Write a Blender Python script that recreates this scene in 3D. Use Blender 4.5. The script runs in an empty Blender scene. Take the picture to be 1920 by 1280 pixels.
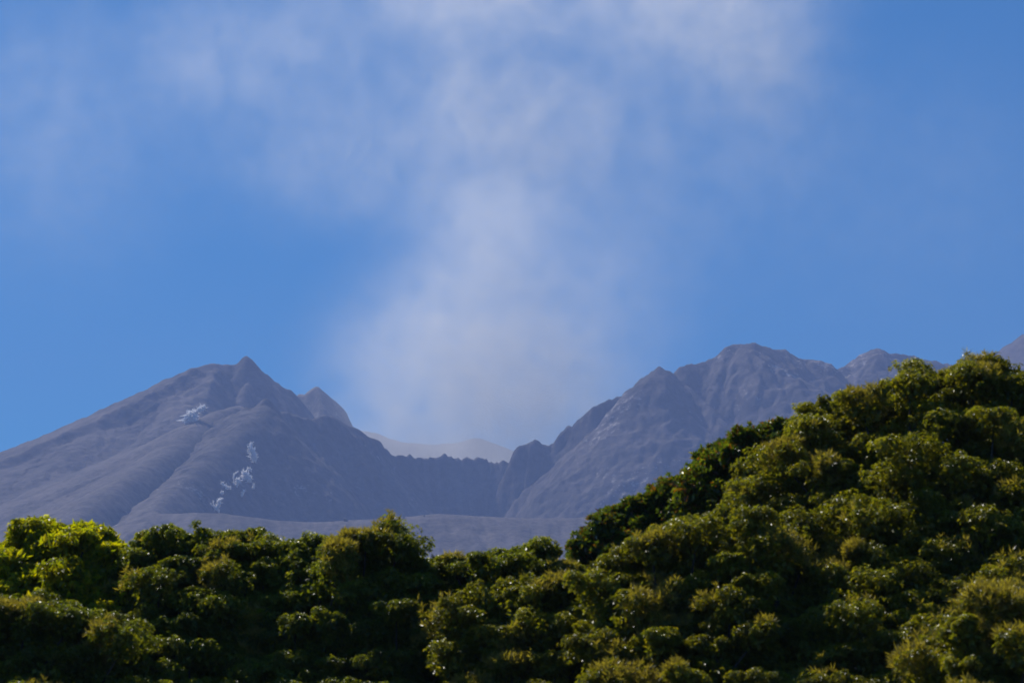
import bpy, math, random
import numpy as np
from mathutils import Vector
from mathutils.bvhtree import BVHTree

S = bpy.context.scene
COL = S.collection
R = math.radians
rng = np.random.default_rng(7)
random.seed(7)

# ------------------------------------------------------------------ camera
PITCH = R(14.0)
F_PX = 4330.0                       # focal length in pixels of the 1920 px wide photo
CAM_Z = 1.7
cam_d = bpy.data.cameras.new('camera')
cam = bpy.data.objects.new('camera', cam_d); COL.objects.link(cam)
cam.location = (0, 0, CAM_Z)
cam.rotation_euler = (R(90) + PITCH, 0, 0)
cam_d.sensor_width = 36.0
cam_d.lens = 36.0 * F_PX / 1920.0
cam_d.clip_start = 0.1
cam_d.clip_end = 60000
cam_d.dof.use_dof = True            # focused on the crater, the trees a touch soft
cam_d.dof.focus_distance = 3000
cam_d.dof.aperture_fstop = 4.0
S.camera = cam

# ------------------------------------------------------------------ light
SUN_EL, SUN_AZ = R(50), R(-44)      # azimuth measured from +Y, positive to the right
w = bpy.data.worlds.new('World'); S.world = w; w.use_nodes = True
nt = w.node_tree; nt.nodes.clear()
sky = nt.nodes.new('ShaderNodeTexSky'); sky.sky_type = 'NISHITA'; sky.sun_disc = False
sky.sun_elevation = SUN_EL; sky.sun_rotation = SUN_AZ
sky.altitude = 200; sky.air_density = 1.0; sky.dust_density = 0.25; sky.ozone_density = 4.0
bg = nt.nodes.new('ShaderNodeBackground'); bg.inputs['Strength'].default_value = 0.10
wo = nt.nodes.new('ShaderNodeOutputWorld')
hs = nt.nodes.new('ShaderNodeHueSaturation'); hs.inputs['Saturation'].default_value = 2.1; hs.inputs['Value'].default_value = 0.82
nt.links.new(sky.outputs[0], hs.inputs['Color']); nt.links.new(hs.outputs[0], bg.inputs[0]); nt.links.new(bg.outputs[0], wo.inputs[0])

sl = bpy.data.lights.new('sun', 'SUN'); sl.energy = 5.0; sl.angle = R(0.53); sl.color = (1.0, 0.95, 0.87)
sun = bpy.data.objects.new('sun', sl); COL.objects.link(sun)
sdir = Vector((math.sin(SUN_AZ) * math.cos(SUN_EL), math.cos(SUN_AZ) * math.cos(SUN_EL), math.sin(SUN_EL)))
sun.rotation_euler = sdir.to_track_quat('Z', 'Y').to_euler()
sun.location = (0, 0, 60)

HAZE_DENS = 0.000175; HAZE_COL = (0.345, 0.465, 0.83, 1)
SMOKE_DENS = 0.0049
S.view_settings.view_transform = 'Standard'; S.view_settings.look = 'None'
S.view_settings.exposure = 0.28; S.view_settings.gamma = 1.0
S.view_settings.use_curve_mapping = False
S.render.engine = 'CYCLES'
S.cycles.use_denoising = True
S.cycles.max_bounces = 7; S.cycles.diffuse_bounces = 5; S.cycles.glossy_bounces = 2
S.cycles.transmission_bounces = 3; S.cycles.volume_bounces = 2; S.cycles.transparent_max_bounces = 64
S.cycles.sample_clamp_indirect = 4.0
S.cycles.volume_max_steps = 256

# ------------------------------------------------------------------ helpers
def at(u, v, y):
    """a pixel of the 1920x1280 photo -> the world point at depth y"""
    u = np.asarray(u, float); v = np.asarray(v, float); y = np.asarray(y, float)
    zc = (640.0 - v) / F_PX; xc = (u - 960.0) / F_PX
    yy = math.cos(PITCH) - math.sin(PITCH) * zc
    zz = math.sin(PITCH) + math.cos(PITCH) * zc
    s = y / yy
    return np.stack([xc * s, y + 0 * u, CAM_Z + zz * s], -1)

def hash2(ix, iy, seed):
    h = (ix.astype(np.int64) * 374761393 + iy.astype(np.int64) * 668265263 + seed * 1442695041) & 0xffffffff
    h = ((h ^ (h >> 13)) * 1274126177) & 0xffffffff
    h = ((h ^ (h >> 16)) * 2246822519) & 0xffffffff
    return ((h ^ (h >> 15)) & 0xffffff) / float(0xffffff)

def vnoise(x, y, seed=0):
    ix = np.floor(x); iy = np.floor(y); fx = x - ix; fy = y - iy
    fx = fx * fx * fx * (fx * (fx * 6 - 15) + 10); fy = fy * fy * fy * (fy * (fy * 6 - 15) + 10)
    a = hash2(ix, iy, seed); b = hash2(ix + 1, iy, seed); c = hash2(ix, iy + 1, seed); d = hash2(ix + 1, iy + 1, seed)
    return (a * (1 - fx) + b * fx) * (1 - fy) + (c * (1 - fx) + d * fx) * fy

def fbm(x, y, seed=0, octv=5, gain=0.5):
    t = 0; a = 1.0; n = 0
    for i in range(octv):
        t = t + a * (vnoise(x, y, seed + i * 17) * 2 - 1); n += a
        x = x * 2.03 + 11.3; y = y * 2.03 - 7.7; a *= gain
    return t / n

def ridged(x, y, seed=0, octv=4):
    t = 0; a = 1.0; n = 0
    for i in range(octv):
        t = t + a * (1 - np.abs(vnoise(x, y, seed + i * 31) * 2 - 1)); n += a
        x = x * 2.1 + 5.1; y = y * 2.1 + 3.3; a *= 0.5
    return t / n

def link_mesh(name, verts, faces, mat, parent=None, smooth=False):
    me = bpy.data.meshes.new(name)
    verts = np.asarray(verts, np.float32); faces = np.asarray(faces, np.int32)
    me.vertices.add(len(verts)); me.vertices.foreach_set('co', verts.ravel())
    k = faces.shape[1]
    me.loops.add(faces.size); me.loops.foreach_set('vertex_index', faces.ravel())
    me.polygons.add(len(faces))
    me.polygons.foreach_set('loop_start', np.arange(0, faces.size, k, dtype=np.int32))
    me.polygons.foreach_set('loop_total', np.full(len(faces), k, np.int32))
    me.polygons.foreach_set('use_smooth', np.full(len(faces), smooth, bool))
    me.update(calc_edges=True)
    if mat is not None: me.materials.append(mat)
    o = bpy.data.objects.new(name, me); COL.objects.link(o)
    if parent is not None: o.parent = parent
    return o

def tag(o, label=None, cat=None, group=None, kind=None):
    if label: o['label'] = label
    if cat: o['category'] = cat
    if group: o['group'] = group
    if kind: o['kind'] = kind
    return o

def new_mat(name):
    m = bpy.data.materials.new(name); m.use_nodes = True; m.node_tree.nodes.clear()
    return m, m.node_tree

def node(nt, t, **kw):
    n = nt.nodes.new(t)
    for k, v in kw.items():
        if k.startswith('i_'): n.inputs[k[2:]].default_value = v
        else: setattr(n, k, v)
    return n

# ------------------------------------------------------------------ rock and ash materials
def rock_mat(name, dark, light, streak=0.5, scale=0.012, speck=0.0, bump=7.0):
    m, nt = new_mat(name); L = nt.links.new
    out = node(nt, 'ShaderNodeOutputMaterial'); b = node(nt, 'ShaderNodeBsdfPrincipled')
    b.inputs['Roughness'].default_value = 0.95
    b.inputs['Specular IOR Level'].default_value = 0.1
    tc = node(nt, 'ShaderNodeTexCoord')
    n1 = node(nt, 'ShaderNodeTexNoise'); n1.inputs['Scale'].default_value = scale
    n1.inputs['Detail'].default_value = 9; n1.inputs['Roughness'].default_value = 0.62
    L(tc.outputs['Object'], n1.inputs['Vector'])
    at_ = node(nt, 'ShaderNodeAttribute', attribute_name='slope')
    mp = node(nt, 'ShaderNodeMapping'); mp.inputs['Scale'].default_value = (0.09, 0.006, 0.0)
    L(at_.outputs['Vector'], mp.inputs['Vector'])
    n2 = node(nt, 'ShaderNodeTexNoise'); n2.inputs['Scale'].default_value = 1.0
    n2.inputs['Detail'].default_value = 6; n2.inputs['Roughness'].default_value = 0.6
    L(mp.outputs[0], n2.inputs['Vector'])
    mx0 = node(nt, 'ShaderNodeMix'); mx0.data_type = 'FLOAT'; mx0.inputs[0].default_value = streak
    L(n1.outputs['Fac'], mx0.inputs[2]); L(n2.outputs['Fac'], mx0.inputs[3])
    n5 = node(nt, 'ShaderNodeTexNoise'); n5.inputs['Scale'].default_value = scale * 7; n5.inputs['Detail'].default_value = 6
    n5.inputs['Roughness'].default_value = 0.7
    L(tc.outputs['Object'], n5.inputs['Vector'])
    mx = node(nt, 'ShaderNodeMix'); mx.data_type = 'FLOAT'; mx.inputs[0].default_value = 0.42
    L(mx0.outputs[0], mx.inputs[2]); L(n5.outputs['Fac'], mx.inputs[3])
    cr = node(nt, 'ShaderNodeValToRGB')
    cr.color_ramp.elements[0].position = 0.42; cr.color_ramp.elements[1].position = 0.58
    cr.color_ramp.elements[0].color = (*dark, 1); cr.color_ramp.elements[1].color = (*light, 1)
    L(mx.outputs[0], cr.inputs[0])
    col = cr.outputs[0]
    if speck:
        n3 = node(nt, 'ShaderNodeTexNoise'); n3.inputs['Scale'].default_value = 0.11
        n3.inputs['Detail'].default_value = 4; n3.inputs['Roughness'].default_value = 0.7
        L(tc.outputs['Object'], n3.inputs['Vector'])
        n4 = node(nt, 'ShaderNodeTexNoise'); n4.inputs['Scale'].default_value = 0.009
        L(tc.outputs['Object'], n4.inputs['Vector'])
        ml = node(nt, 'ShaderNodeMath', operation='MULTIPLY'); L(n3.outputs['Fac'], ml.inputs[0]); L(n4.outputs['Fac'], ml.inputs[1])
        r2 = node(nt, 'ShaderNodeValToRGB'); r2.color_ramp.elements[0].position = 0.36; r2.color_ramp.elements[1].position = 0.42
        L(ml.outputs[0], r2.inputs[0])
        m2 = node(nt, 'ShaderNodeMix'); m2.data_type = 'RGBA'
        mf = node(nt, 'ShaderNodeMath', operation='MULTIPLY'); mf.inputs[1].default_value = speck
        L(r2.outputs[0], mf.inputs[0]); L(mf.outputs[0], m2.inputs[0])
        L(col, m2.inputs[6]); m2.inputs[7].default_value = (0.42, 0.38, 0.36, 1)
        col = m2.outputs[2]
    L(col, b.inputs['Base Color'])
    bp = node(nt, 'ShaderNodeBump'); bp.inputs['Strength'].default_value = 1.0; bp.inputs['Distance'].default_value = bump
    L(mx.outputs[0], bp.inputs['Height']); L(bp.outputs[0], b.inputs['Normal'])
    L(b.outputs[0], out.inputs[0])
    return m

M_ASH = rock_mat('volcanic ash', (0.044, 0.039, 0.040), (0.140, 0.116, 0.108), 0.55, 0.02, 0.0, 2.5)
M_FLANK = rock_mat('ash covered rock', (0.040, 0.035, 0.036), (0.135, 0.112, 0.104), 0.45, 0.010)
M_ROCK = rock_mat('crater rock', (0.040, 0.035, 0.035), (0.180, 0.150, 0.135), 0.35, 0.012, 0.5)
M_WALL = rock_mat('crater rock under ash', (0.038, 0.034, 0.035), (0.135, 0.114, 0.106), 0.45, 0.012, 0.6)
M_RIGHT = rock_mat('gullied rock', (0.028, 0.025, 0.026), (0.118, 0.097, 0.088), 0.55, 0.010, 0.6)
M_FAR = rock_mat('distant rock', (0.045, 0.043, 0.045), (0.075, 0.07, 0.07), 0.4, 0.008)

# ------------------------------------------------------------------ mountains
def ridge(pts, step=4.0, jag=0.0, seed=0):
    """pts: (u, v, depth) of the photo -> dense world polyline, with a rough crest"""
    p = np.array(pts, float); P = at(p[:, 0], p[:, 1], p[:, 2])
    seg = np.linalg.norm(np.diff(P, axis=0), axis=1); s = np.concatenate([[0], np.cumsum(seg)])
    n = max(2, int(s[-1] / step)); t = np.linspace(0, s[-1], n)
    Q = np.stack([np.interp(t, s, P[:, i]) for i in range(3)], -1)
    J = np.zeros(n)
    if jag:                                   # teeth and notches along the crest only
        J = 4.4 * jag * fbm(t / 24.0, t * 0 + seed, seed + 3, 5, 0.8)
        Q[:, 1] += 4 * jag * fbm(t / 90.0, t * 0 + 5, seed + 9, 3)
    return Q, (t, J)

def massif(name, ridges, mat, xs, ys, gully=14.0, period=38.0, rough=5.0, seed=0, base=-3.0, parent=None, blend=0.0):
    """one mountain as a height field: the highest of the slopes that fall away from its ridge lines"""
    X, Y = np.meshgrid(xs, ys); x = X.ravel(); y = Y.ravel(); n = len(x)
    wx = x + 26 * fbm(x / 150, y / 150, seed + 50, 4); wy = y + 26 * fbm(x / 150, y / 150, seed + 70, 4)
    Z = np.full(n, -1e9); SS = np.zeros(n); DD = np.zeros(n); off = 0.0
    rf = rough * fbm(wx / 55, wy / 55, seed + 11, 5, 0.55) + 0.75 * rough * (ridged(wx / 34, wy / 34, seed + 41, 4) - 0.62) + 0.30 * rough * fbm(x / 11, y / 11, seed + 21, 3)
    for (Q, (t, J)), slope, rnd, gy, *xm in ridges:
        sl_, sr_ = slope if isinstance(slope, tuple) else (slope, slope)      # left / right of the line's direction
        T = np.gradient(Q[:, :2], axis=0); T /= np.linalg.norm(T, axis=1, keepdims=True)
        hh = np.empty(n); ss = np.empty(n); dd = np.empty(n); jj = np.empty(n)
        for a in range(0, n, 20000):
            b = min(n, a + 20000)
            dx = x[a:b, None] - Q[None, :, 0]; dy = y[a:b, None] - Q[None, :, 1]
            d2 = dx * dx + dy * dy; d = np.sqrt(d2)
            if sl_ == sr_: slp = sl_
            else:
                side = (T[None, :, 0] * dy - T[None, :, 1] * dx) / np.maximum(d, 1e-6)
                slp = sr_ + (sl_ - sr_) * np.clip(side * 1.2 + 0.5, 0, 1)
            drop = slp * (np.sqrt(d2 + rnd * rnd) - rnd); drop *= 1 - 0.20 * np.minimum(d / 600.0, 1)
            h = Q[None, :, 2] - drop
            k = h.argmax(1); ii = np.arange(b - a)
            hh[a:b] = h[ii, k]; ss[a:b] = t[k] + off; dd[a:b] = d[ii, k]; jj[a:b] = J[k]
        am = np.clip(dd / 70.0, 0, 1)
        g = ridged(ss / period + 0.4 * fbm(wx / 60, wy / 60, seed + 5, 3), dd / 420.0, seed + 1, 4)
        hh = hh + jj * np.exp(-dd / 9.0) - gy * gully * am * (1 - g) * 2 + gy * gully * am * 0.5 + rf * min(1.0, gy) * np.clip(dd / 30.0, 0, 1)
        if xm: hh = hh - 0.9 * np.maximum(x - xm[0], 0) - (1.0 * np.maximum(xm[1] - x, 0) if len(xm) > 1 else 0)      # this ridge ends here
        m = hh > Z
        if blend and Z.max() > -1e8:
            kk = blend * np.clip(np.minimum(dd, DD) / 90.0, 0.0, 1) + 1e-3; q = np.clip(0.5 + 0.5 * (hh - Z) / kk, 0, 1)
            Zn = Z * (1 - q) + hh * q + kk * q * (1 - q)
        else: Zn = np.maximum(Z, hh)
        Z = Zn; SS[m] = ss[m]; DD[m] = dd[m]
        off += 977.0
    keep = Z > base
    Z = np.maximum(Z, base)
    V = np.stack([x, y, Z], -1)
    nx, ny = len(xs), len(ys)
    i = (np.arange(ny - 1)[:, None] * nx + np.arange(nx - 1)[None, :]).ravel()
    F = np.stack([i, i + 1, i + 1 + nx, i + nx], -1)
    F = F[keep[F].any(1)]
    used = np.zeros(n, bool); used[F.ravel()] = True
    idx = np.cumsum(used) - 1
    o = link_mesh(name, V[used], idx[F], mat, parent, True)
    a = o.data.attributes.new('slope', 'FLOAT_VECTOR', 'POINT')
    a.data.foreach_set('vector', np.stack([SS, DD, 0 * SS], -1)[used].astype(np.float32).ravel())
    tag(o, kind='structure')
    TERRAIN.append(o)
    return o

def axis(lo, a, b, hi, fine, coarse):
    return np.concatenate([np.arange(lo, a, coarse), np.arange(a, b, fine), np.arange(b, hi, coarse)])

TERRAIN = []
# crest of the left cone, from its long left flank over the double top
LP = [(-700, 1090, 3050), (-350, 985, 3100), (0, 858, 3200), (27, 849, 3210), (47, 841, 3220), (122, 817, 3250), (171, 799, 3280), (219, 779, 3310),
      (268, 759, 3350), (321, 740, 3380), (341, 728, 3400), (365, 707, 3420), (386, 693, 3440), (401, 681, 3450), (425, 681, 3455),
      (436, 684, 3460), (450, 674, 3465), (461, 667, 3470), (470, 671, 3475), (478, 682, 3480), (496, 697, 3490), (525, 722, 3510),
      (547, 735, 3520), (560, 745, 3530), (590, 790, 3560)]
massif('left_peak', [
    (ridge(LP[:15], 4, 1.2, 1), 0.72, 5, 1, -450),
    (ridge(LP[13:25], 3, 1.5, 61), (1.1, 1.25), 2, 1),
    (ridge([(401, 681, 3450), (378, 725, 3390), (345, 775, 3300), (230, 860, 3080), (60, 960, 2800), (-60, 1040, 2650)], 6, 1.0, 2), (1.5, 0.60), 14, 0.6),
    (ridge([(219, 779, 3310), (120, 860, 3080), (-40, 960, 2850)], 6, 1.0, 3), 0.55, 14, 0.6),
    (ridge([(461, 667, 3470), (466, 705, 3440), (455, 745, 3390)], 6, 1.0, 4), 1.3, 6, 1),
], M_FLANK, axis(-1900, -780, -240, 100, 3.2, 25), axis(2250, 2600, 3560, 4300, 3.6, 22), gully=8, period=26, rough=10, seed=100)

massif('back_peak', [
    (ridge([(480, 800, 3680), (540, 750, 3680), (563, 740, 3680), (572, 742, 3680), (583, 731, 3680), (590, 727, 3680), (596, 726, 3680), (604, 731, 3685), (612, 737, 3690),
            (634, 758, 3700), (656, 777, 3710), (662, 790, 3715), (668, 801, 3800), (690, 830, 3810), (730, 900, 3820)], 3, 1.8, 5), (1.5, 1.5), 3, 1, -275),
    (ridge([(596, 726, 3680), (604, 760, 3640), (598, 810, 3590)], 6, 1.0, 6), 1.6, 5, 1, -289),
], M_ROCK, axis(-900, -460, -180, 200, 4.5, 25), axis(3080, 3480, 3860, 4420, 6, 25), gully=8, period=24, rough=8, seed=200)

# broken wall at the back of the open crater
CW = [(440, 800, 3020), (463, 760, 3030), (474, 762, 3040), (485, 755, 3040), (496, 749, 3040), (505, 751, 3045), (518, 766, 3060), (529, 772, 3070), (558, 780, 3100), (587, 787, 3140), (598, 779, 3150),
      (609, 775, 3160), (623, 779, 3170), (638, 790, 3190), (674, 806, 3230), (684, 813, 3240), (700, 821, 3260), (709, 826, 3270), (720, 841, 3290),
      (729, 853, 3300), (738, 854, 3310), (748, 851, 3315), (768, 855, 3330), (782, 861, 3340), (793, 860, 3345), (797, 857, 3345), (801, 860, 3345), (819, 859, 3350), (833, 854, 3355),
      (855, 856, 3360), (877, 860, 3360), (903, 861, 3360), (921, 865, 3355), (943, 867, 3350), (961, 871, 3345), (985, 880, 3340)]
massif('crater_wall', [(ridge(CW[:18], 3, 1.3, 7), (1.1, 1.35), 3, 1), (ridge(CW[16:], 2.5, 2.6, 71), (1.1, 1.9), 2, 0.45),
    (ridge([(497, 760, 3030), (480, 778, 3005), (440, 817, 2940), (390, 864, 2850), (340, 907, 2760), (302, 938, 2680), (289, 957, 2630), (300, 966, 2600)], 4, 0.3, 18), (1.35, 0.62), 14, 0.30),
], M_WALL, axis(-900, -480, 60, 400, 2.6, 20), axis(2200, 2560, 3400, 3900, 3, 20), gully=8, period=34, rough=15, seed=300, blend=60)

RA = [(955, 900, 3340), (962, 872, 3340), (965, 862, 3340), (969, 855, 3340), (971, 836, 3340), (977, 832, 3340), (983, 830, 3340), (992, 826, 3340), (999, 820, 3340), (1006, 818, 3340),
      (1014, 828, 3340), (1023, 830, 3340), (1041, 828, 3340), (1047, 819, 3340), (1052, 807, 3340), (1070, 802, 3340), (1085, 788, 3340),
      (1098, 777, 3340), (1114, 762, 3340), (1136, 752, 3345), (1158, 746, 3350), (1185, 737, 3350), (1192, 724, 3350), (1198, 715, 3350),
      (1216, 700, 3350), (1236, 688, 3350), (1251, 695, 3360), (1264, 701, 3370)]
RB = [(1236, 688, 3350), (1251, 695, 3360), (1264, 701, 3370), (1270, 694, 3375), (1276, 686, 3380), (1300, 681, 3390), (1326, 677, 3400),
      (1344, 667, 3405), (1362, 652, 3410), (1376, 646, 3412), (1390, 643, 3415), (1413, 644, 3420), (1446, 653, 3430), (1468, 655, 3440), (1486, 664, 3450), (1504, 673, 3460),
      (1523, 675, 3470), (1548, 678, 3480), (1554, 687, 3490), (1570, 690, 3500), (1599, 686, 3520), (1614, 677, 3530), (1628, 662, 3540),
      (1645, 654, 3550), (1656, 655, 3555), (1668, 663, 3560), (1679, 663, 3565), (1701, 667, 3575), (1720, 669, 3585), (1745, 675, 3600), (1767, 678, 3610),
      (1800, 690, 3630), (1850, 720, 3650), (1950, 790, 3680)]
massif('right_ridge', [
    (ridge(RA, 2.5, 2.9, 8), (1.0, 2.1), 2, 1, 1e6, 2),
    (ridge(RB, 3, 1.3, 88), (1.0, 1.15), 3, 1, 1e6, 30),
    (ridge([(1390, 643, 3415), (1400, 690, 3360), (1440, 745, 3290), (1500, 830, 3160), (1560, 920, 3000)], 5, 1.5, 9), (0.75, 1.3), 8, 1),
    (ridge([(1264, 701, 3370), (1310, 745, 3330), (1370, 800, 3260), (1420, 880, 3150)], 5, 2.0, 10), (0.95, 1.5), 4, 1),
    (ridge([(1185, 737, 3350), (1210, 800, 3270), (1250, 870, 3190), (1290, 960, 3100)], 5, 2.0, 11), (1.0, 1.7), 4, 1),
    (ridge([(1070, 802, 3340), (1085, 860, 3300), (1100, 930, 3240)], 5, 2.0, 12), 1.9, 3, 1, 1e6, 10),
    (ridge([(1523, 675, 3470), (1530, 730, 3390), (1590, 800, 3280)], 5, 1.5, 13), 0.8, 8, 1),
    (ridge([(1645, 654, 3550), (1640, 710, 3460), (1680, 780, 3350)], 5, 1.5, 14), 0.8, 8, 1),
], M_RIGHT, axis(-250, -15, 640, 1300, 2.8, 20), axis(2350, 2900, 3640, 4300, 3.2, 22), gully=15, period=30, rough=13, seed=400)

massif('edge_peak', [
    (ridge([(1700, 800, 3950), (1800, 705, 3950), (1845, 680, 3950), (1871, 666, 3950), (1887, 658, 3950), (1898, 649, 3950), (1910, 638, 3950), (1922, 630, 3950), (1960, 598, 3960),
            (2000, 570, 3970), (2080, 620, 3980), (2300, 760, 4000)], 4, 1.2, 15), (1.7, 0.85), 5, 1),
    (ridge([(2000, 570, 3970), (1960, 680, 3800), (1930, 800, 3600)], 6, 1.0, 16), 0.8, 8, 1),
], M_RIGHT, axis(400, 640, 960, 1700, 6, 25), axis(3100, 3600, 4150, 4800, 7, 25), gully=10, period=30, rough=8, seed=500)

massif('far_ridge', [
    (ridge([(560, 830, 4200), (640, 800, 4200), (678, 807, 4200), (702, 811, 4200), (724, 820, 4200), (753, 829, 4200), (793, 832, 4200), (819, 833, 4200), (855, 830, 4200), (877, 825, 4200),
            (897, 820, 4200), (917, 828, 4200), (943, 838, 4200), (968, 851, 4200), (1010, 870, 4200), (1150, 930, 4200)], 6, 0.8, 17), (1.8, 0.7), 8, 1),
], M_FAR, axis(-1000, -420, 120, 900, 6, 30), axis(3300, 3950, 4300, 4900, 8, 30), gully=6, period=34, rough=5, seed=600)

# smooth ash slope in front: shoulder, spur and the low lip of the crater
massif('ash_slope', [
    (ridge([(448, 760, 3080), (401, 778, 3040), (350, 825, 2930), (250, 890, 2760), (130, 975, 2560), (40, 1050, 2440)], 5, 0.5, 19), (1.4, 0.60), 18, 1),
    (ridge([(292, 962, 2605), (303, 963, 2600), (365, 961, 2595), (419, 963, 2590), (474, 970, 2590), (521, 976, 2590), (569, 979, 2590), (620, 978, 2590), (655, 975, 2590),
            (724, 972, 2590), (782, 967, 2590), (826, 964, 2590), (862, 965, 2590), (903, 968, 2590), (950, 970, 2590), (1001, 971, 2590), (1074, 971, 2595),
            (1118, 968, 2600), (1200, 962, 2620), (1300, 958, 2660), (1450, 950, 2720), (1700, 960, 2800), (2100, 1040, 2850)], 4, 0.25, 20), (1.1, 0.50), 8, 1),
], M_ASH, axis(-1500, -620, 240, 1500, 4.0, 22), axis(1500, 2380, 3060, 3400, 4.5, 22), gully=4.0, period=16, rough=3.2, seed=700)

# ------------------------------------------------------------------ ground
m, nt = new_mat('dry grass and soil'); L = nt.links.new
out = node(nt, 'ShaderNodeOutputMaterial'); b = node(nt, 'ShaderNodeBsdfPrincipled'); b.inputs['Roughness'].default_value = 0.95
tc = node(nt, 'ShaderNodeTexCoord'); n1 = node(nt, 'ShaderNodeTexNoise'); n1.inputs['Scale'].default_value = 0.35; n1.inputs['Detail'].default_value = 10
cr = node(nt, 'ShaderNodeValToRGB'); cr.color_ramp.elements[0].color = (0.03, 0.045, 0.015, 1); cr.color_ramp.elements[1].color = (0.09, 0.085, 0.05, 1)
cr.color_ramp.elements[0].position = 0.4; cr.color_ramp.elements[1].position = 0.62
L(tc.outputs['Object'], n1.inputs['Vector']); L(n1.outputs['Fac'], cr.inputs[0]); L(cr.outputs[0], b.inputs['Base Color']); L(b.outputs[0], out.inputs[0])
gx = np.concatenate([[-5900, -3000, -1500, -800, -300], np.arange(-100, 101, 4.0), [300, 800, 1500, 3000, 5900]])
gy = np.concatenate([[-1450, -800, -300, -100], np.arange(-40, 141, 4.0), [300, 800, 1500, 3000, 4950]])
GX, GY = np.meshgrid(gx, gy)
near = np.exp(-((GX / 80) ** 2 + ((GY - 30) / 80) ** 2))
GZ = 0.25 * fbm(GX / 14, GY / 14, 900, 3) * near
i = (np.arange(len(gy) - 1)[:, None] * len(gx) + np.arange(len(gx) - 1)[None, :]).ravel()
gF = np.stack([i, i + 1, i + 1 + len(gx), i + len(gx)], -1)
tag(link_mesh('ground', np.stack([GX, GY, GZ], -1).reshape(-1, 3), gF, m, None, True), kind='structure')

# ------------------------------------------------------------------ where a line of sight meets the mountains
def terrain_tree():
    vs = []; fs = []; n0 = 0
    for o in TERRAIN:
        me = o.data; c = np.empty(len(me.vertices) * 3, np.float32); me.vertices.foreach_get('co', c)
        f = np.empty(len(me.loops), np.int32); me.loops.foreach_get('vertex_index', f)
        vs.append(c.reshape(-1, 3)); fs.append(f.reshape(-1, 4) + n0); n0 += len(me.vertices)
    return BVHTree.FromPolygons(np.concatenate(vs).tolist(), np.concatenate(fs).tolist())
BVH = terrain_tree()
def on_terrain(u, v):
    o = Vector((0, 0, CAM_Z)); d = (Vector(at(u, v, 1000.0).tolist()) - o).normalized()
    hit = BVH.ray_cast(o, d)
    return hit[0] if hit[0] is not None else Vector(at(u, v, 3000.0).tolist())

# ------------------------------------------------------------------ steam vents on the crater slope
m, nt = new_mat('white steam'); L = nt.links.new
out = node(nt, 'ShaderNodeOutputMaterial')
df = node(nt, 'ShaderNodeBsdfDiffuse'); df.inputs[0].default_value = (0.95, 0.95, 0.95, 1)
tr = node(nt, 'ShaderNodeBsdfTranslucent'); tr.inputs[0].default_value = (0.97, 0.96, 0.95, 1)
tp = node(nt, 'ShaderNodeBsdfTransparent')
m1 = node(nt, 'ShaderNodeMixShader', i_Fac=0.5); L(df.outputs[0], m1.inputs[1]); L(tr.outputs[0], m1.inputs[2])
m2 = node(nt, 'ShaderNodeMixShader', i_Fac=0.85); L(tp.outputs[0], m2.inputs[1]); L(m1.outputs[0], m2.inputs[2]); L(m2.outputs[0], out.inputs[0])
M_STEAM = m
m = M_STEAM.copy(); m.name = 'thin steam'
for n_ in m.node_tree.nodes:
    if n_.type == 'MIX_SHADER' and abs(n_.inputs[0].default_value - 0.85) < 1e-3: n_.inputs[0].default_value = 0.10
M_THIN = m

def unit(a): return a / np.maximum(np.linalg.norm(a, axis=-1, keepdims=True), 1e-9)

def tube(p, r, sides=7):
    p = np.array(p, float); r = np.array(r, float); V = []; Fc = []
    t = np.gradient(p, axis=0); t = unit(t)
    for i in range(len(p)):
        a = unit(np.cross(t[i], [0.31, 0.93, 0.2])); b_ = np.cross(t[i], a)
        th = np.linspace(0, 2 * math.pi, sides, endpoint=False)
        V.append(p[i] + r[i] * (np.cos(th)[:, None] * a + np.sin(th)[:, None] * b_))
    for i in range(len(p) - 1):
        for j in range(sides):
            Fc.append([i * sides + j, i * sides + (j + 1) % sides, (i + 1) * sides + (j + 1) % sides, (i + 1) * sides + j])
    return np.concatenate(V), np.array(Fc)

def ico():
    import bmesh
    bm = bmesh.new(); bmesh.ops.create_icosphere(bm, subdivisions=1, radius=1)
    v = np.array([x.co[:] for x in bm.verts]); f = np.array([[q.index for q in p.verts] for p in bm.faces]); bm.free()
    return v, f
ICO_V, ICO_F = ico()

def blobs_mesh(P, rad, r_):
    V = []; Fs = []
    for k in range(len(P)):
        v = ICO_V * (rad[k] * (1 + 0.35 * (r_.random((len(ICO_V), 1)) - 0.5))) * (0.8 + 0.5 * r_.random(3))
        V.append(v + P[k]); Fs.append(ICO_F + k * len(ICO_V))
    return np.concatenate(V), np.concatenate(Fs)

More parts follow.
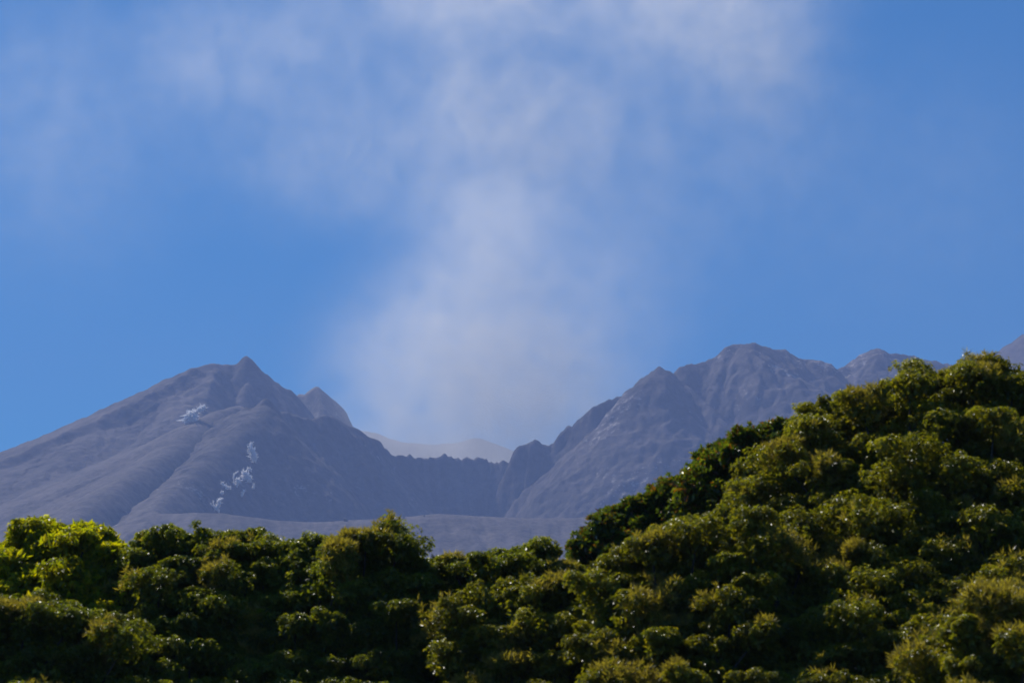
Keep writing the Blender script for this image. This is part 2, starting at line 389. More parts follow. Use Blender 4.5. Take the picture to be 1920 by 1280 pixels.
def steam(u, v, paths, label, group, seed, mat=None, size=1.0):
    """paths: puff strands as lists of (du, dv, radius_px) from the vent, in photo pixels"""
    r_ = np.random.default_rng(seed)
    base = on_terrain(u, v); sc = base.y / F_PX
    e = bpy.data.objects.new('steam_vent', None); COL.objects.link(e); e.location = base
    for path in paths:
        P = []; Rr = []
        p = np.array(path, float) * np.array([1.15, 1.15, 1.4]); t = np.linspace(0, len(p) - 1, 26 * (len(p) - 1))
        c = np.stack([np.interp(t, range(len(p)), p[:, i]) for i in range(3)], -1)
        for i in range(2): c[:, i] += 1.1 * c[:, 2] * fbm(t * 2.2, t * 0 + i * 7 + seed, seed * 3 + i, 4, 0.7)
        for row in c:
            for q in range(2):
                off = np.clip(r_.normal(0, 0.3, 3), -0.5, 0.5) * row[2] * (q > 0)
                P.append([(row[0] + off[0]) * sc, -3 + off[1] * sc, (-row[1] + off[2]) * sc])
                Rr.append(row[2] * sc * ((0.12 + 0.16 * r_.random()) * size if q else 0.26))
        V, Fc = blobs_mesh(np.array(P), np.array(Rr), r_)
        VV = [V]; FF = [Fc]; nn = len(V)
        tg = unit(np.gradient(c[:, :2], axis=0) + 1e-6)
        for k in range(len(c) * 2):                       # torn threads curling off the puff
            i = r_.integers(len(c)); row = c[i]; o = r_.normal(0, 0.30, 3) * row[2]
            d = np.array([tg[i, 0] * 0.5 + r_.normal(0, 0.65), r_.normal(0, 0.5), -tg[i, 1] * 0.5 + 0.55 + r_.normal(0, 0.6)])
            d = d / np.linalg.norm(d); ln = row[2] * (0.5 + 0.9 * r_.random() ** 2); bend = r_.normal(0, 0.5, 3)
            h = np.linspace(0, 1, 6)[:, None]
            pts = np.array([row[0] + o[0] * 0.5, o[1] * 0.5, -row[1] + o[2] * 0.5]) + (d * h + bend * h * h) * ln
            v_, f_ = tube(pts * sc + [0, -3, 0], row[2] * sc * size * (0.16 + 0.10 * r_.random()) * np.array([0.7, 1.0, 0.9, 0.7, 0.45, 0.12]), 5)
            VV.append(v_); FF.append(np.concatenate([f_[:, [0, 1, 2]], f_[:, [0, 2, 3]]]) + nn); nn += len(v_)
        V = np.concatenate(VV); Fc = np.concatenate(FF)
        link_mesh('steam_wisp', V, Fc, mat or M_STEAM, e, True)
    # a low cone of pale sulphur crust round the vent
    n = 14; a = np.linspace(0, 2 * math.pi, n, endpoint=False)
    k = np.where(np.arange(n) % 2, 0.8, 1.1)
    rv = [np.stack([np.cos(a) * rr * k, np.sin(a) * rr * k, np.full(n, zz) + 0.15 * k], -1) for rr, zz in ((2.4, -0.9), (1.3, 0.35), (0.7, 0.0))]
    fv = np.array([[j * n + q, j * n + (q + 1) % n, (j + 1) * n + (q + 1) % n, (j + 1) * n + q] for j in range(2) for q in range(n)])
    link_mesh('vent_crust', np.concatenate(rv), fv, M_ASH, e, True)
    tag(e, label, 'steam vent', group); return e

G1 = 'steam vents on the crater slope'
steam(350, 793, [[(-2, 0, 3), (2, -8, 8), (8, -14, 7), (14, -20, 5)], [(-6, -2, 2.5), (4, -4, 6), (10, -10, 6)], [(16, -18, 4), (22, -24, 4), (28, -28, 3), (26, -20, 2.5)], [(6, 3, 2), (14, 5, 1.8), (20, 2, 2.5), (26, 2, 2)]],
      'largest white steam puff, high on the left flank below the double peak', G1, 1)
steam(475, 868, [[(0, 0, 2), (-3, -8, 4), (-1, -16, 5), (-4, -26, 4), (-4, -32, 2)], [(4, 0, 1.5), (3, -8, 3), (1, -16, 3)], [(-6, -20, 2), (-9, -26, 2)]],
      'tall narrow white steam puff at the top of the string of vents', G1, 2)
steam(471, 884, [[(0, 0, 1.2), (-3, -3, 2.2), (-5, -5, 1.5)]], 'tiny white steam puff just beneath the tall narrow one', G1, 3)
steam(463, 903, [[(5, 0, 2.5), (2, -5, 5), (-3, -8, 5), (-6, -15, 3)], [(-8, -5, 2.5), (0, -6, 4)]], 'broad white steam puff in the middle of the string of vents', G1, 4)
steam(444, 912, [[(0, 0, 2), (1, -7, 4), (3, -12, 3)], [(-4, -2, 1.5), (-6, -14, 1.6), (-3, -22, 1.6), (2, -24, 1.2)]], 'white steam puff with a thin curl rising on its left side', G1, 5)
steam(425, 918, [[(6, -3, 2.5), (0, -4, 3), (-5, -5, 3), (-8, -11, 2)], [(-6, -2, 1.5), (-12, -1, 1.5)]], 'ragged low steam puff spreading sideways, left of the broad one', G1, 6)
steam(419, 927, [[(0, 0, 1.4), (-3, -4, 2), (-2, 2, 1.2)]], 'small steam puff under the ragged low one', G1, 7)
steam(456, 930, [[(-4, 2, 1.5), (-1, -3, 2.6), (1, -10, 2.2)]], 'small steam puff alone in the dark bowl below the broad one', G1, 8)
steam(476, 917, [[(-3, 1, 1.5), (0, -3, 3), (1, -7, 2)]], 'faint round steam puff farthest right of the vents', G1, 9, None, 0.75)
steam(411, 961, [[(1, 0, 1.5), (-4, -6, 4), (-2, -14, 4), (3, -22, 3)], [(-8, -8, 2), (-13, -14, 1.6)], [(-6, -4, 2), (-10, -18, 1.6)]], 'feathery white steam puff rising from the lip of the crater', G1, 10)

# ------------------------------------------------------------------ boulders on the lip
m, nt = new_mat('dark boulder'); L = nt.links.new
out = node(nt, 'ShaderNodeOutputMaterial'); b = node(nt, 'ShaderNodeBsdfPrincipled'); b.inputs['Roughness'].default_value = 0.9
tc = node(nt, 'ShaderNodeTexCoord'); n1 = node(nt, 'ShaderNodeTexNoise'); n1.inputs['Scale'].default_value = 0.8; n1.inputs['Detail'].default_value = 8
cr = node(nt, 'ShaderNodeValToRGB'); cr.color_ramp.elements[0].color = (0.04, 0.035, 0.035, 1); cr.color_ramp.elements[1].color = (0.16, 0.14, 0.13, 1)
L(tc.outputs['Object'], n1.inputs['Vector']); L(n1.outputs['Fac'], cr.inputs[0]); L(cr.outputs[0], b.inputs['Base Color']); L(b.outputs[0], out.inputs[0])
M_BOULDER = m
def boulder(u, v, rad, label, seed):
    import bmesh
    r_ = np.random.default_rng(seed)
    bm = bmesh.new(); bmesh.ops.create_icosphere(bm, subdivisions=3, radius=1)
    vv = np.array([x.co[:] for x in bm.verts]); ff = np.array([[q.index for q in p.verts] for p in bm.faces]); bm.free()
    for k in range(9):                                     # knock flat facets off
        d = r_.normal(size=3); d /= np.linalg.norm(d); c = 0.62 + 0.25 * r_.random(); t = vv @ d
        vv = vv - np.outer(np.maximum(t - c, 0), d)
    vv = vv * np.array([1.2, 1.0, 0.95]) * rad
    o = link_mesh('boulder', vv, ff, M_BOULDER, None, False)
    p = on_terrain(u, v); o.location = (p.x, p.y, p.z + rad * 0.55)
    tag(o, label, 'boulder', 'boulders on the crater lip')
boulder(648, 976.5, 2.6, 'largest dark boulder on the ash lip, above the middle trees', 1)
boulder(720, 973.5, 1.3, 'small dark boulder on the ash lip, right of the largest one', 2)
boulder(757, 971.0, 1.2, 'small rock on the rising ash lip, left of its highest hump', 3)
boulder(795, 967.5, 1.1, 'tiny rock close under the highest hump of the ash lip', 4)

# ------------------------------------------------------------------ trees
def leaf_mat(name, rough=0.32, trans=0.35, tint=(1.25, 1.15, 0.45), spec=0.5):
    m, nt = new_mat(name); L = nt.links.new
    out = node(nt, 'ShaderNodeOutputMaterial'); b = node(nt, 'ShaderNodeBsdfPrincipled')
    b.inputs['Roughness'].default_value = rough; b.inputs['Specular IOR Level'].default_value = spec
    a = node(nt, 'ShaderNodeAttribute', attribute_name='tint')
    L(a.outputs['Color'], b.inputs['Base Color'])
    mu = node(nt, 'ShaderNodeMix'); mu.data_type = 'RGBA'; mu.blend_type = 'MULTIPLY'; mu.inputs[0].default_value = 1.0
    L(a.outputs['Color'], mu.inputs[6]); mu.inputs[7].default_value = (*tint, 1)
    t = node(nt, 'ShaderNodeBsdfTranslucent'); L(mu.outputs[2], t.inputs[0])
    ms = node(nt, 'ShaderNodeMixShader', i_Fac=trans); L(b.outputs[0], ms.inputs[1]); L(t.outputs[0], ms.inputs[2]); L(ms.outputs[0], out.inputs[0])
    return m
M_LEAF = leaf_mat('leaves', 0.36, 0.5, (2.65, 2.25, 0.45), 0.4)
M_LEAF_Y = leaf_mat('young leaves', 0.38, 0.65, (2.7, 2.4, 0.3), 0.35)
M_LEAF_D = leaf_mat('thick glossy leaves', 0.30, 0.45, (2.5, 2.1, 0.4), 0.5)

m, nt = new_mat('bark'); L = nt.links.new
out = node(nt, 'ShaderNodeOutputMaterial'); b = node(nt, 'ShaderNodeBsdfPrincipled'); b.inputs['Roughness'].default_value = 0.9
tc = node(nt, 'ShaderNodeTexCoord'); mp = node(nt, 'ShaderNodeMapping'); mp.inputs['Scale'].default_value = (14, 14, 2.5)
n1 = node(nt, 'ShaderNodeTexNoise'); n1.inputs['Scale'].default_value = 1.0; n1.inputs['Detail'].default_value = 8
cr = node(nt, 'ShaderNodeValToRGB'); cr.color_ramp.elements[0].color = (0.016, 0.013, 0.010, 1); cr.color_ramp.elements[1].color = (0.065, 0.052, 0.042, 1)
cr.color_ramp.elements[0].position = 0.38; cr.color_ramp.elements[1].position = 0.65
bp = node(nt, 'ShaderNodeBump'); bp.inputs['Distance'].default_value = 0.02
L(tc.outputs['Object'], mp.inputs[0]); L(mp.outputs[0], n1.inputs['Vector']); L(n1.outputs['Fac'], cr.inputs[0]); L(cr.outputs[0], b.inputs['Base Color'])
L(n1.outputs['Fac'], bp.inputs['Height']); L(bp.outputs[0], b.inputs['Normal']); L(b.outputs[0], out.inputs[0])
M_BARK = m


def leaves_mesh(P, A, Nn, ln, wd, curl):
    """kite shaped leaves folded along the midrib; P base, A along, Nn up side"""
    A = unit(A); B = unit(np.cross(Nn, A)); U = np.cross(A, B)
    n = len(P); l = ln[:, None]; w_ = wd[:, None]; c = curl[:, None]
    v = np.empty((n, 4, 3), np.float32)
    v[:, 0] = P
    v[:, 1] = P + A * l * 0.48 + B * w_ * 0.5 + U * w_ * 0.16
    v[:, 2] = P + A * l - U * l * c
    v[:, 3] = P + A * l * 0.48 - B * w_ * 0.5 + U * w_ * 0.16
    f = np.arange(n)[:, None] * 4 + np.array([[0, 3, 2, 1]])
    return v.reshape(-1, 3), f

def palette(name, n, r_):
    if name == 'camphor':
        base = np.array([[0.122, 0.134, 0.013], [0.100, 0.122, 0.013], [0.148, 0.146, 0.016], [0.078, 0.100, 0.011]])
        pr = [0.35, 0.3, 0.2, 0.15]
    elif name == 'green':
        base = np.array([[0.100, 0.126, 0.013], [0.082, 0.114, 0.013], [0.128, 0.138, 0.016], [0.064, 0.090, 0.011]]); pr = [0.35, 0.3, 0.2, 0.15]
    elif name == 'yellow':
        base = np.array([[0.20, 0.215, 0.010], [0.16, 0.19, 0.012], [0.25, 0.24, 0.010], [0.11, 0.15, 0.012]]); pr = [0.35, 0.3, 0.2, 0.15]
    else:
        base = np.array([[0.042, 0.075, 0.014], [0.062, 0.100, 0.014], [0.115, 0.140, 0.016], [0.120, 0.065, 0.018]]); pr = [0.42, 0.28, 0.15, 0.15]
    c = base[r_.choice(4, n, p=pr)]
    return c * (0.8 + 0.4 * r_.random((n, 1)))

SUNV = np.array(sdir)
def shoots(C, rad, nsub, nsh, r_, flat=0.62):
    """shoot tips over a clump of smaller puffs: positions, axes"""
    P = []; A = []
    for c, r in zip(C, rad):
        d = r_.normal(size=(nsub, 3)); d[:, 2] = np.abs(d[:, 2]) * 0.9 - 0.15; d = unit(d)
        st = 0.9 + 0.5 * r_.random(); fz = flat * (0.75 + 0.7 * r_.random())
        sub = c + d * r * np.array([0.80 * st, 0.80, 0.75 * fz]) * (0.7 + 0.45 * r_.random((nsub, 1)))
        sub = np.concatenate([sub, c[None] + [0, 0, 0.30 * r * fz]])
        for s in sub:
            rs = r * (0.30 + 0.24 * r_.random())
            k = int(nsh * (0.7 + 0.6 * r_.random()))
            q = r_.normal(size=(k, 3)); q[:, 2] = q[:, 2] * 0.8 + 0.75; q = unit(q)
            P.append(s + q * rs * np.array([1.1, 1.1, 0.8]) * (0.75 + 0.4 * r_.random((k, 1))))
            A.append(unit(q + np.array([0, 0, 0.6])))
    return np.concatenate(P), np.concatenate(A)

def make_crown(C, rad, kind, r_, per_shoot, ll, lw, droop, spread, nsub, nsh, tips=0.0, clump_tone=0.25, flat=0.62, inner=60):
    P, A = shoots(C, rad, nsub, nsh, r_, flat)
    n = len(P)
    e1 = unit(np.cross(A, r_.normal(size=(n, 3)))); e2 = np.cross(A, e1)
    Pl = []; Al = []; Nl = []; Ln = []; Wd = []; Cu = []; Co = []
    for k in range(per_shoot):
        th = 2 * math.pi * (k * 0.382 + 0.12 * r_.random(n)); el = np.radians(spread[0] + (spread[1] - spread[0]) * r_.random(n))
        ra = np.cos(th)[:, None] * e1 + np.sin(th)[:, None] * e2
        a = A * np.cos(el)[:, None] + ra * np.sin(el)[:, None]
        a = unit(a + np.array([0, 0, -1.0]) * (droop * (0.6 + 0.8 * r_.random((n, 1)))))
        nn = unit(A * np.sin(el)[:, None] - ra * np.cos(el)[:, None] + np.array([0, 0, 0.8]) + 0.35 * r_.normal(size=(n, 3)))
        Pl.append(P - A * (0.035 * r_.random((n, 1))) * (k % 3)); Al.append(a); Nl.append(nn)
        sz = 0.7 + 0.5 * r_.random(n)
        Ln.append(ll * sz); Wd.append(lw * sz * (0.85 + 0.3 * r_.random(n))); Cu.append(0.08 + 0.22 * r_.random(n))
        col = palette(kind, n, r_)
        tone = 1 + clump_tone * 2 * (vnoise(P[:, 0] * 2.1 + P[:, 1] * 1.3, P[:, 2] * 2.3 + P[:, 1] * 0.7, 77)[:, None] - 0.5)
        Co.append(col * tone)
    if inner:                                            # leaves deep inside each clump
        for c, r in zip(C, rad):
            q = unit(r_.normal(size=(inner, 3))) * (0.8 * r_.random((inner, 1)) ** 0.5) * np.array([1, 1, flat]) * r + c - [0, 0, 0.22 * r]
            Pl.append(q); a = unit(r_.normal(size=(inner, 3)) + [0, 0, -0.3]); Al.append(a)
            Nl.append(unit(r_.normal(size=(inner, 3)) + [0, 0, 0.8]))
            Ln.append(np.full(inner, ll * 1.7)); Wd.append(np.full(inner, lw * 2.1)); Cu.append(np.full(inner, 0.15)); Co.append(palette(kind, inner, r_) * 0.9)
    if tips:                                             # fine straw coloured flower sprays at the ends of some shoots
        sel = vnoise(P[:, 0] * 1.9 + 9, P[:, 2] * 1.9 + P[:, 1], 31) + 0.25 * r_.random(n) > 1.12 - tips
        Ps = P[sel]; As = A[sel]; ns = len(Ps)
        for k in range(9):
            a = unit(As * 1.0 + 0.75 * r_.normal(size=(ns, 3)))
            Pl.append(Ps + As * 0.02); Al.append(a); Nl.append(r_.normal(size=(ns, 3)))
            Ln.append(0.05 + 0.06 * r_.random(ns)); Wd.append(0.008 + 0.008 * r_.random(ns)); Cu.append(0.1 * np.ones(ns))
            Co.append(np.array([[0.165, 0.155, 0.045]]) * (0.7 + 0.6 * r_.random((ns, 1))))
    V, F_ = leaves_mesh(np.concatenate(Pl), np.concatenate(Al), np.concatenate(Nl), np.concatenate(Ln), np.concatenate(Wd), np.concatenate(Cu))
    return V, F_, np.repeat(np.concatenate(Co), 4, 0)

def tree(name, label, outline, D, vbot, rpx, space, depth, kind, mat, seed, cat='tree', group=None, leaf=(0.046, 0.023), droop=0.45,
         spread=(40, 85), per=8, nsub=8, nsh=34, tips=0.0, flat=0.55, back=0.45, gap=0.0, power=1.0, inner=230):
    """outline: the crown's upper edge in photo pixels; the crown's surface comes towards the viewer by `depth` metres per metre of fall"""
    r_ = np.random.default_rng(seed)
    ol = np.array(outline, float); u0, u1 = ol[0, 0], ol[-1, 0]
    px = D / F_PX
    pts = []
    tries = 0
    while tries < 6000:
        tries += 1
        u = u0 + (u1 - u0) * r_.random(); vt = np.interp(u, ol[:, 0], ol[:, 1])
        v = vt + rpx * 0.62 + (vbot - vt) * r_.random() ** 1.0
        if v > vbot: continue
        if tries < 1500: v = vt + rpx * 0.62 + (24 * r_.random() - 8)       # settle the upper edge first
        sp = space * (0.85 + 0.3 * r_.random())
        if any((u - a) ** 2 + ((v - b) * 1.15) ** 2 < sp * sp for a, b in pts): continue
        pts.append((u, v))
    pts = np.array(pts); vt = np.interp(pts[:, 0], ol[:, 0], ol[:, 1])
    fall = (pts[:, 1] - vt) * px
    y = D - depth * fall ** power + r_.normal(0, 0.16, len(pts))
    C = at(pts[:, 0], pts[:, 1], y); rad = rpx * px * (0.62 + 0.62 * r_.random(len(pts)) ** 1.5)
    if gap: kp = r_.random(len(pts)) > gap * np.clip(fall / 1.2, 0, 1); C = C[kp]; rad = rad[kp]; fall = fall[kp]
    # a continuous shell of smaller puffs just behind the big clumps closes the crown
    fp = []; sp2 = space * 0.56; gu = np.arange(u0, u1, sp2)
    for row, v0 in enumerate(np.arange(ol[:, 1].min(), vbot, sp2 * 0.8)):
        for u in gu + (row % 2) * sp2 * 0.5:
            uu = u + r_.normal(0, 0.16 * sp2); vv = v0 + r_.normal(0, 0.16 * sp2)
            if u0 + 4 < uu < u1 - 4 and vv > np.interp(uu, ol[:, 0], ol[:, 1]) + rpx * 0.42: fp.append((uu, vv))
    for uu in np.arange(u0 + 8, u1 - 8, sp2 * 0.7): fp.append((uu, np.interp(uu, ol[:, 0], ol[:, 1]) + rpx * (0.40 + 0.25 * r_.random())))
    fp = np.array(fp); ff = (fp[:, 1] - np.interp(fp[:, 0], ol[:, 0], ol[:, 1])) * px
    Cf = at(fp[:, 0], fp[:, 1], D + 0.20 + 0.25 * r_.random(len(fp)) - depth * ff ** power); rf = rpx * px * (0.50 + 0.25 * r_.random(len(fp)))
    # far side of the crown, steeper
    bk = r_.random(len(C)) < back
    Cb = C[bk].copy(); Cb[:, 1] = D + 0.6 + 0.4 * fall[bk] + 0.6 * r_.random(bk.sum()); Cb[:, 2] -= 0.35
    Call = np.concatenate([C, Cb]); rall = np.concatenate([rad, rad[bk] * 1.2])
    mid = C.mean(0); bx, by = mid[0], (C[:, 1].min() + D) / 2 + 0.3
    e = bpy.data.objects.new(name, None); COL.objects.link(e); e.location = (bx, by, -0.05)
    O = np.array([bx, by, -0.05])
    V, F_, Cc = make_crown(Call, rall, kind, r_, per, leaf[0], leaf[1], droop, spread, nsub, nsh, tips, 0.3, flat, inner)
    V2, F2, C2 = make_crown(Cf, rf, kind, r_, per, leaf[0], leaf[1], droop, spread, 4, max(7, int(nsh * 0.55)), tips * 0.6, 0.3, 0.8, 170)
    V3, F3, C3 = make_crown(Cf + [0, 0.5, -0.12], rf * 1.1, kind, r_, per, leaf[0] * 1.4, leaf[1] * 1.6, droop, spread, 2, 5, 0.0, 0.3, 0.8, 110)
    F_ = np.concatenate([F_, F2 + len(V), F3 + len(V) + len(V2)]); V = np.concatenate([V, V2, V3]); Cc = np.concatenate([Cc, C2, C3])
    o = link_mesh('crown', V - O, F_, mat, e, False)
    ca = o.data.attributes.new('tint', 'FLOAT_COLOR', 'POINT')
    ca.data.foreach_set('color', np.concatenate([Cc, np.ones((len(Cc), 1))], 1).astype(np.float32).ravel())
    # trunk, limbs and branches that reach into the clumps
    zt = C[:, 2].min() - 0.6; zt = max(zt, 1.4)
    hgt = C[:, 2].max()
    VV = []; FF = []; n0 = 0
    def add(p, r):
        nonlocal n0
        v_, f_ = tube(p, r); VV.append(v_); FF.append(f_ + n0); n0 += len(v_)
    tr_ = 0.05 + 0.013 * hgt
    add([(0, 0, -0.15), (0.04, 0.02, 0.25), (0.06, 0.0, zt * 0.5), (0.0, 0.05, zt), (0.05, 0.05, zt + (hgt - zt) * 0.45)], [tr_ * 1.7, tr_ * 1.15, tr_, tr_ * 0.85, tr_ * 0.45])
    top = np.array([0.0, 0.05, zt])
    ang = np.arctan2(C[:, 1] - by, C[:, 0] - bx); order = np.argsort(ang)
    nl = max(4, min(9, len(C) // 6))
    for grp in np.array_split(order, nl):
        cen = C[grp].mean(0) - O; f0 = top * (0.75 + 0.3 * r_.random()); f0[:2] = top[:2]
        kn = f0 + (cen - f0) * 0.55 + r_.normal(0, 0.12, 3); kn[2] -= 0.1
        add([f0, f0 + (kn - f0) * 0.5 + [0, 0, -0.08], kn, cen - [0, 0, 0.25]], [tr_ * 0.6, tr_ * 0.5, tr_ * 0.36, tr_ * 0.2])
        for j in grp:
            tip = C[j] - O - [0, 0, 0.05]; md = kn + (tip - kn) * 0.5 + r_.normal(0, 0.08, 3)
            add([kn, md, tip], [tr_ * 0.3, tr_ * 0.17, 0.007])
    link_mesh('trunk', np.concatenate(VV), np.concatenate(FF), M_BARK, e, True)
    tag(e, label, cat, group)
    return e

G2 = 'round topped trees in the foreground row'
tree('broadleaf_tree', 'bright yellow-green tree with drooping leaves, leftmost of the row',
     [(-360, 1110), (-260, 1050), (-150, 1045), (-60, 1030), (0, 1022), (30, 1010), (45, 975), (80, 962), (105, 985), (120, 978), (150, 974), (180, 980), (200, 985), (208, 1010), (225, 1020), (245, 1040), (290, 1075)],
     29.5, 1330, 40, 52, 0.85, 'yellow', M_LEAF_Y, 33, leaf=(0.085, 0.034), droop=0.9, spread=(40, 80), per=7, nsub=6, nsh=10, back=0.5, power=1.0)
tree('broadleaf_tree', 'dull dark green tree low in the left corner, in front of the yellow-green one',
     [(-400, 1180), (-300, 1140), (-200, 1135), (-60, 1128), (0, 1120), (60, 1108), (120, 1118), (180, 1140), (230, 1160), (270, 1200)],
     27.2, 1400, 52, 70, 0.7, 'green', M_LEAF, 12, tips=0.14, gap=0)
tree('broadleaf_tree', 'dark green tree with a flat ragged top, just right of the yellow-green one',
     [(225, 1075), (250, 1040), (268, 1000), (300, 992), (335, 985), (370, 984), (400, 990), (425, 990), (440, 998), (462, 980), (490, 990), (505, 1010), (530, 1035)],
     29.0, 1400, 48, 62, 0.75, 'green', M_LEAF, 13, tips=0.12, gap=0)
tree('broadleaf_tree', 'green tree with one pointed tuft at its top, left of the gap in the row',
     [(490, 1035), (520, 1015), (550, 1010), (575, 1006), (600, 996), (625, 1005), (650, 1005), (675, 998), (700, 985), (720, 979), (745, 985), (757, 1000), (780, 1020), (790, 1045), (800, 1080)],
     28.6, 1400, 48, 62, 0.75, 'green', M_LEAF, 14, tips=0.12, gap=0)
tree('broadleaf_tree', 'lowest topped tree in the middle of the row, under the open crater',
     [(780, 1062), (800, 1045), (830, 1045), (850, 1036), (880, 1030), (905, 1034), (935, 1024), (960, 1022), (985, 1030), (1005, 1014), (1025, 1022), (1035, 1045), (1060, 1050), (1110, 1062), (1150, 1080)],
     28.8, 1400, 44, 56, 0.75, 'green', M_LEAF, 15, tips=0.12, gap=0)
tree('broadleaf_tree', 'green tree with straw-coloured tips in front of the middle trees',
     [(840, 1150), (870, 1120), (910, 1092), (960, 1085), (1010, 1082), (1070, 1078), (1120, 1080), (1180, 1110), (1220, 1150)],
     26.8, 1420, 54, 74, 0.6, 'camphor', M_LEAF, 16, tips=0.26, gap=0)
tree('glossy_leaved_tree', 'dark tree with upright glossy leaf rosettes, lower of two on the slope',
     [(1078, 1060), (1085, 1020), (1092, 1000), (1115, 985), (1128, 962), (1150, 952), (1180, 945), (1200, 925), (1225, 915), (1250, 900), (1275, 892), (1292, 892), (1310, 920), (1330, 970)],
     29.4, 1240, 34, 38, 0.25, 'glossy', M_LEAF_D, 17, leaf=(0.066, 0.028), droop=0.05, spread=(25, 65), per=10, nsub=6, nsh=9, flat=0.8)
tree('glossy_leaved_tree', 'dark glossy tree with rusty new leaves, upper of two on the slope',
     [(1292, 950), (1298, 890), (1305, 860), (1325, 842), (1340, 832), (1365, 838), (1368, 815), (1395, 800), (1430, 796), (1455, 788), (1490, 795), (1520, 840), (1550, 900)],
     29.0, 1200, 36, 42, 0.25, 'glossy', M_LEAF_D, 18, leaf=(0.066, 0.028), droop=0.05, spread=(25, 65), per=10, nsub=6, nsh=9, flat=0.8)
tree('broadleaf_tree', 'tallest tree, a broad olive-green mound filling the right edge',
     [(1375, 905), (1385, 885), (1410, 870), (1450, 850), (1490, 810), (1500, 790), (1512, 745), (1540, 730), (1575, 722), (1600, 730), (1630, 712), (1660, 715), (1690, 700), (1720, 672), (1740, 672), (1760, 685),
      (1800, 672), (1830, 668), (1865, 663), (1880, 685), (1920, 695), (1990, 720), (2080, 780), (2160, 860)],
     27.8, 1420, 60, 84, 1.05, 'camphor', M_LEAF, 19, tips=0.24, gap=0)
tree('broadleaf_tree', 'mid green tree below the two glossy trees, against the big mound',
     [(1100, 1090), (1125, 1050), (1170, 1020), (1220, 1000), (1270, 975), (1320, 960), (1370, 940), (1420, 950), (1480, 1000), (1540, 1060)],
     25.8, 1420, 56, 76, 0.95, 'camphor', M_LEAF, 20, tips=0.24, gap=0)
tree('broadleaf_tree', 'straw-tipped tree cut off by the lower right corner, in front of the mound',
     [(1740, 1240), (1770, 1190), (1800, 1140), (1840, 1110), (1880, 1100), (1920, 1098), (1990, 1110), (2080, 1170)],
     22.4, 1440, 60, 80, 0.8, 'camphor', M_LEAF, 21, tips=0.38)

# ------------------------------------------------------------------ haze
def box_mesh(name, lo, hi, mat):
    x0, y0, z0 = lo; x1, y1, z1 = hi
    v = [(x0, y0, z0), (x1, y0, z0), (x1, y1, z0), (x0, y1, z0), (x0, y0, z1), (x1, y0, z1), (x1, y1, z1), (x0, y1, z1)]
    f = [(0, 3, 2, 1), (4, 5, 6, 7), (0, 1, 5, 4), (1, 2, 6, 5), (2, 3, 7, 6), (3, 0, 4, 7)]
    return link_mesh(name, v, f, mat)

m, nt = new_mat('haze'); L = nt.links.new
out = node(nt, 'ShaderNodeOutputMaterial'); pv = node(nt, 'ShaderNodeVolumePrincipled')
pv.inputs['Color'].default_value = HAZE_COL; pv.inputs['Density'].default_value = HAZE_DENS; pv.inputs['Anisotropy'].default_value = 0.0
L(pv.outputs[0], out.inputs['Volume'])
tag(box_mesh('haze', (-6000, -1500, -6), (6000, 5000, 1210), m), kind='stuff')

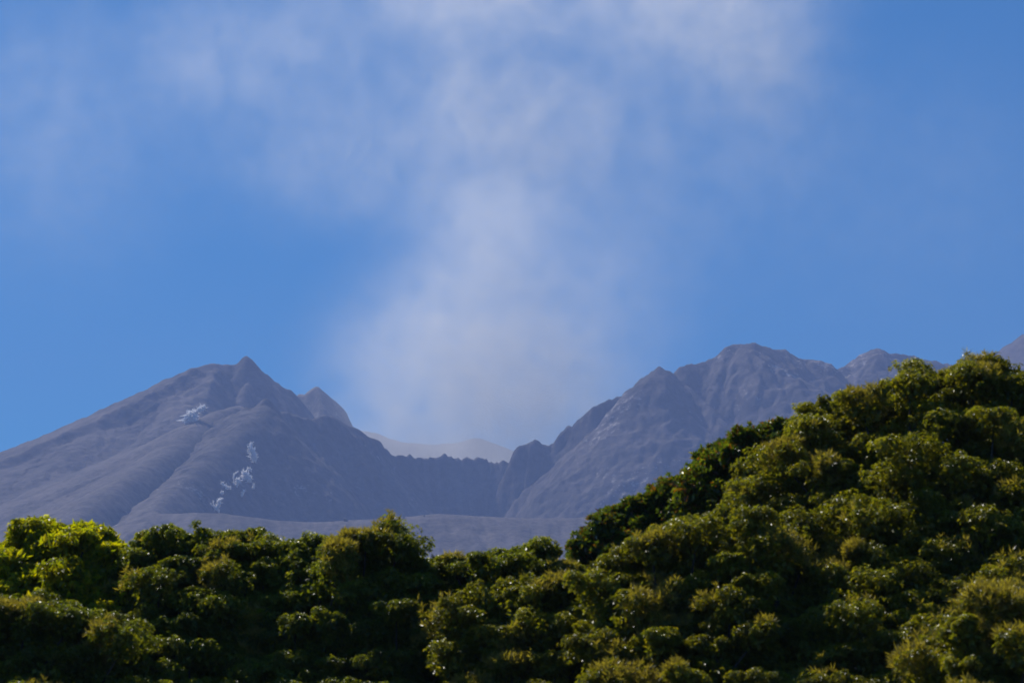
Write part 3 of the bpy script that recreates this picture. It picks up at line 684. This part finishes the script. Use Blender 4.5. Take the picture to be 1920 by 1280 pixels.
# ------------------------------------------------------------------ smoke: soft puffs of volcanic smoke, thinned out by noise
def smoke(name, puffs, y0, depth, dens, color, aniso, nscale, lo, hi, hard, step):
    """puffs: (u, v, radius_u, radius_v, strength) in photo pixels at depth y0"""
    m, nt = new_mat(name); L = nt.links.new
    out = node(nt, 'ShaderNodeOutputMaterial'); pv = node(nt, 'ShaderNodeVolumePrincipled')
    tc = node(nt, 'ShaderNodeTexCoord')
    wn = node(nt, 'ShaderNodeTexNoise'); wn.inputs['Scale'].default_value = nscale * 0.7; wn.inputs['Detail'].default_value = 2
    L(tc.outputs['Object'], wn.inputs['Vector'])
    ws = node(nt, 'ShaderNodeVectorMath', operation='SUBTRACT'); ws.inputs[1].default_value = (0.5, 0.5, 0.5); L(wn.outputs['Color'], ws.inputs[0])
    wm = node(nt, 'ShaderNodeVectorMath', operation='SCALE'); wm.inputs['Scale'].default_value = 0.95 / nscale; L(ws.outputs[0], wm.inputs[0])
    wp = node(nt, 'ShaderNodeVectorMath', operation='ADD'); L(tc.outputs['Object'], wp.inputs[0]); L(wm.outputs[0], wp.inputs[1])
    acc = None; sc = y0 / F_PX * 1.04
    lo_ = np.full(3, 1e9); hi_ = -lo_
    for (u, v, ru, rv, amp) in puffs:
        c = at(u, v, y0); r = np.array([ru * sc, depth * (0.6 + 0.4 * ru / 150.0), rv * sc])
        lo_ = np.minimum(lo_, c - r * 1.9); hi_ = np.maximum(hi_, c + r * 1.9)
        a = node(nt, 'ShaderNodeVectorMath', operation='SUBTRACT'); a.inputs[1].default_value = c.tolist(); L(wp.outputs[0], a.inputs[0])
        b = node(nt, 'ShaderNodeVectorMath', operation='DIVIDE'); b.inputs[1].default_value = r.tolist(); L(a.outputs[0], b.inputs[0])
        d = node(nt, 'ShaderNodeVectorMath', operation='DOT_PRODUCT'); L(b.outputs[0], d.inputs[0]); L(b.outputs[0], d.inputs[1])
        e = node(nt, 'ShaderNodeMath', operation='POWER'); e.inputs[0].default_value = math.exp(-1.0); L(d.outputs['Value'], e.inputs[1])
        f = node(nt, 'ShaderNodeMath', operation='MULTIPLY_ADD'); f.inputs[1].default_value = amp; L(e.outputs[0], f.inputs[0])
        if acc is None: f.inputs[2].default_value = -0.012
        else: L(acc.outputs[0], f.inputs[2])
        acc = f
    nz = node(nt, 'ShaderNodeTexNoise'); nz.inputs['Scale'].default_value = nscale; nz.inputs['Detail'].default_value = 6; nz.inputs['Roughness'].default_value = 0.6
    L(wp.outputs[0], nz.inputs['Vector'])
    mr = node(nt, 'ShaderNodeMapRange'); mr.inputs['From Min'].default_value = lo; mr.inputs['From Max'].default_value = hi
    mr.inputs['To Min'].default_value = hard; mr.inputs['To Max'].default_value = 1.6; mr.interpolation_type = 'SMOOTHSTEP'
    L(nz.outputs['Fac'], mr.inputs['Value'])
    mm = node(nt, 'ShaderNodeMath', operation='MULTIPLY'); mm.use_clamp = False; L(acc.outputs[0], mm.inputs[0]); L(mr.outputs[0], mm.inputs[1])
    mx = node(nt, 'ShaderNodeMath', operation='MAXIMUM'); mx.inputs[1].default_value = 0.0; L(mm.outputs[0], mx.inputs[0])
    md = node(nt, 'ShaderNodeMath', operation='MULTIPLY'); md.inputs[1].default_value = dens; L(mx.outputs[0], md.inputs[0])
    L(md.outputs[0], pv.inputs['Density'])
    pv.inputs['Color'].default_value = (*color, 1); pv.inputs['Anisotropy'].default_value = aniso
    L(pv.outputs[0], out.inputs['Volume'])
    m.cycles.volume_step_rate = step
    return lo_, hi_, m

lo_, hi_, m = smoke('smoke plume', [
    (890, 760, 205, 130, 0.95), (840, 650, 130, 120, 0.62), (1000, 680, 110, 130, 0.62), (860, 850, 210, 60, 0.42),
    (900, 530, 130, 160, 0.60), (935, 390, 100, 140, 0.42), (1110, 600, 140, 180, 0.30), (700, 640, 90, 120, 0.20), (1060, 790, 90, 90, 0.35),
], 3760, 130, SMOKE_DENS, (0.985, 0.955, 0.90), 0.38, 0.017, 0.36, 0.70, 0.36, 0.6)
hi_[2] = min(hi_[2], 1205); lo_[1] = max(lo_[1], 3380); hi_[1] = min(hi_[1], 4150)
tag(box_mesh('smoke_plume', lo_, hi_, m), kind='stuff')
lo_, hi_, m = smoke('drifting smoke', [
    (910, 290, 115, 120, 0.55), (960, 180, 170, 100, 0.50), (930, 410, 95, 100, 0.26), (850, 160, 70, 60, 0.3), (1020, 330, 70, 110, 0.25),
    (870, 0, 140, 45, 1.3), (1060, 10, 120, 40, 0.30), (900, -110, 400, 70, 0.3), (1280, 40, 150, 80, 0.80), (1420, 90, 110, 110, 0.58), (1320, -90, 260, 70, 0.5),
    (1130, 240, 130, 110, 0.40), (700, 300, 150, 110, 0.30),
    (560, 80, 200, 110, 0.34), (370, 120, 90, 80, 0.30), (1440, 240, 150, 140, 0.24), (1200, 420, 160, 170, 0.24), (560, 290, 170, 110, 0.20),
    (1780, 330, 200, 220, 0.09), (110, 230, 220, 260, 0.20), (1560, 450, 180, 160, 0.05),
], 5650, 240, SMOKE_DENS * 0.60, (0.99, 0.96, 0.92), 0.38, 0.0115, 0.36, 0.70, 0.28, 0.6)
lo_[1] = max(lo_[1], 5020)
tag(box_mesh('smoke_cloud', lo_, hi_, m), kind='stuff')
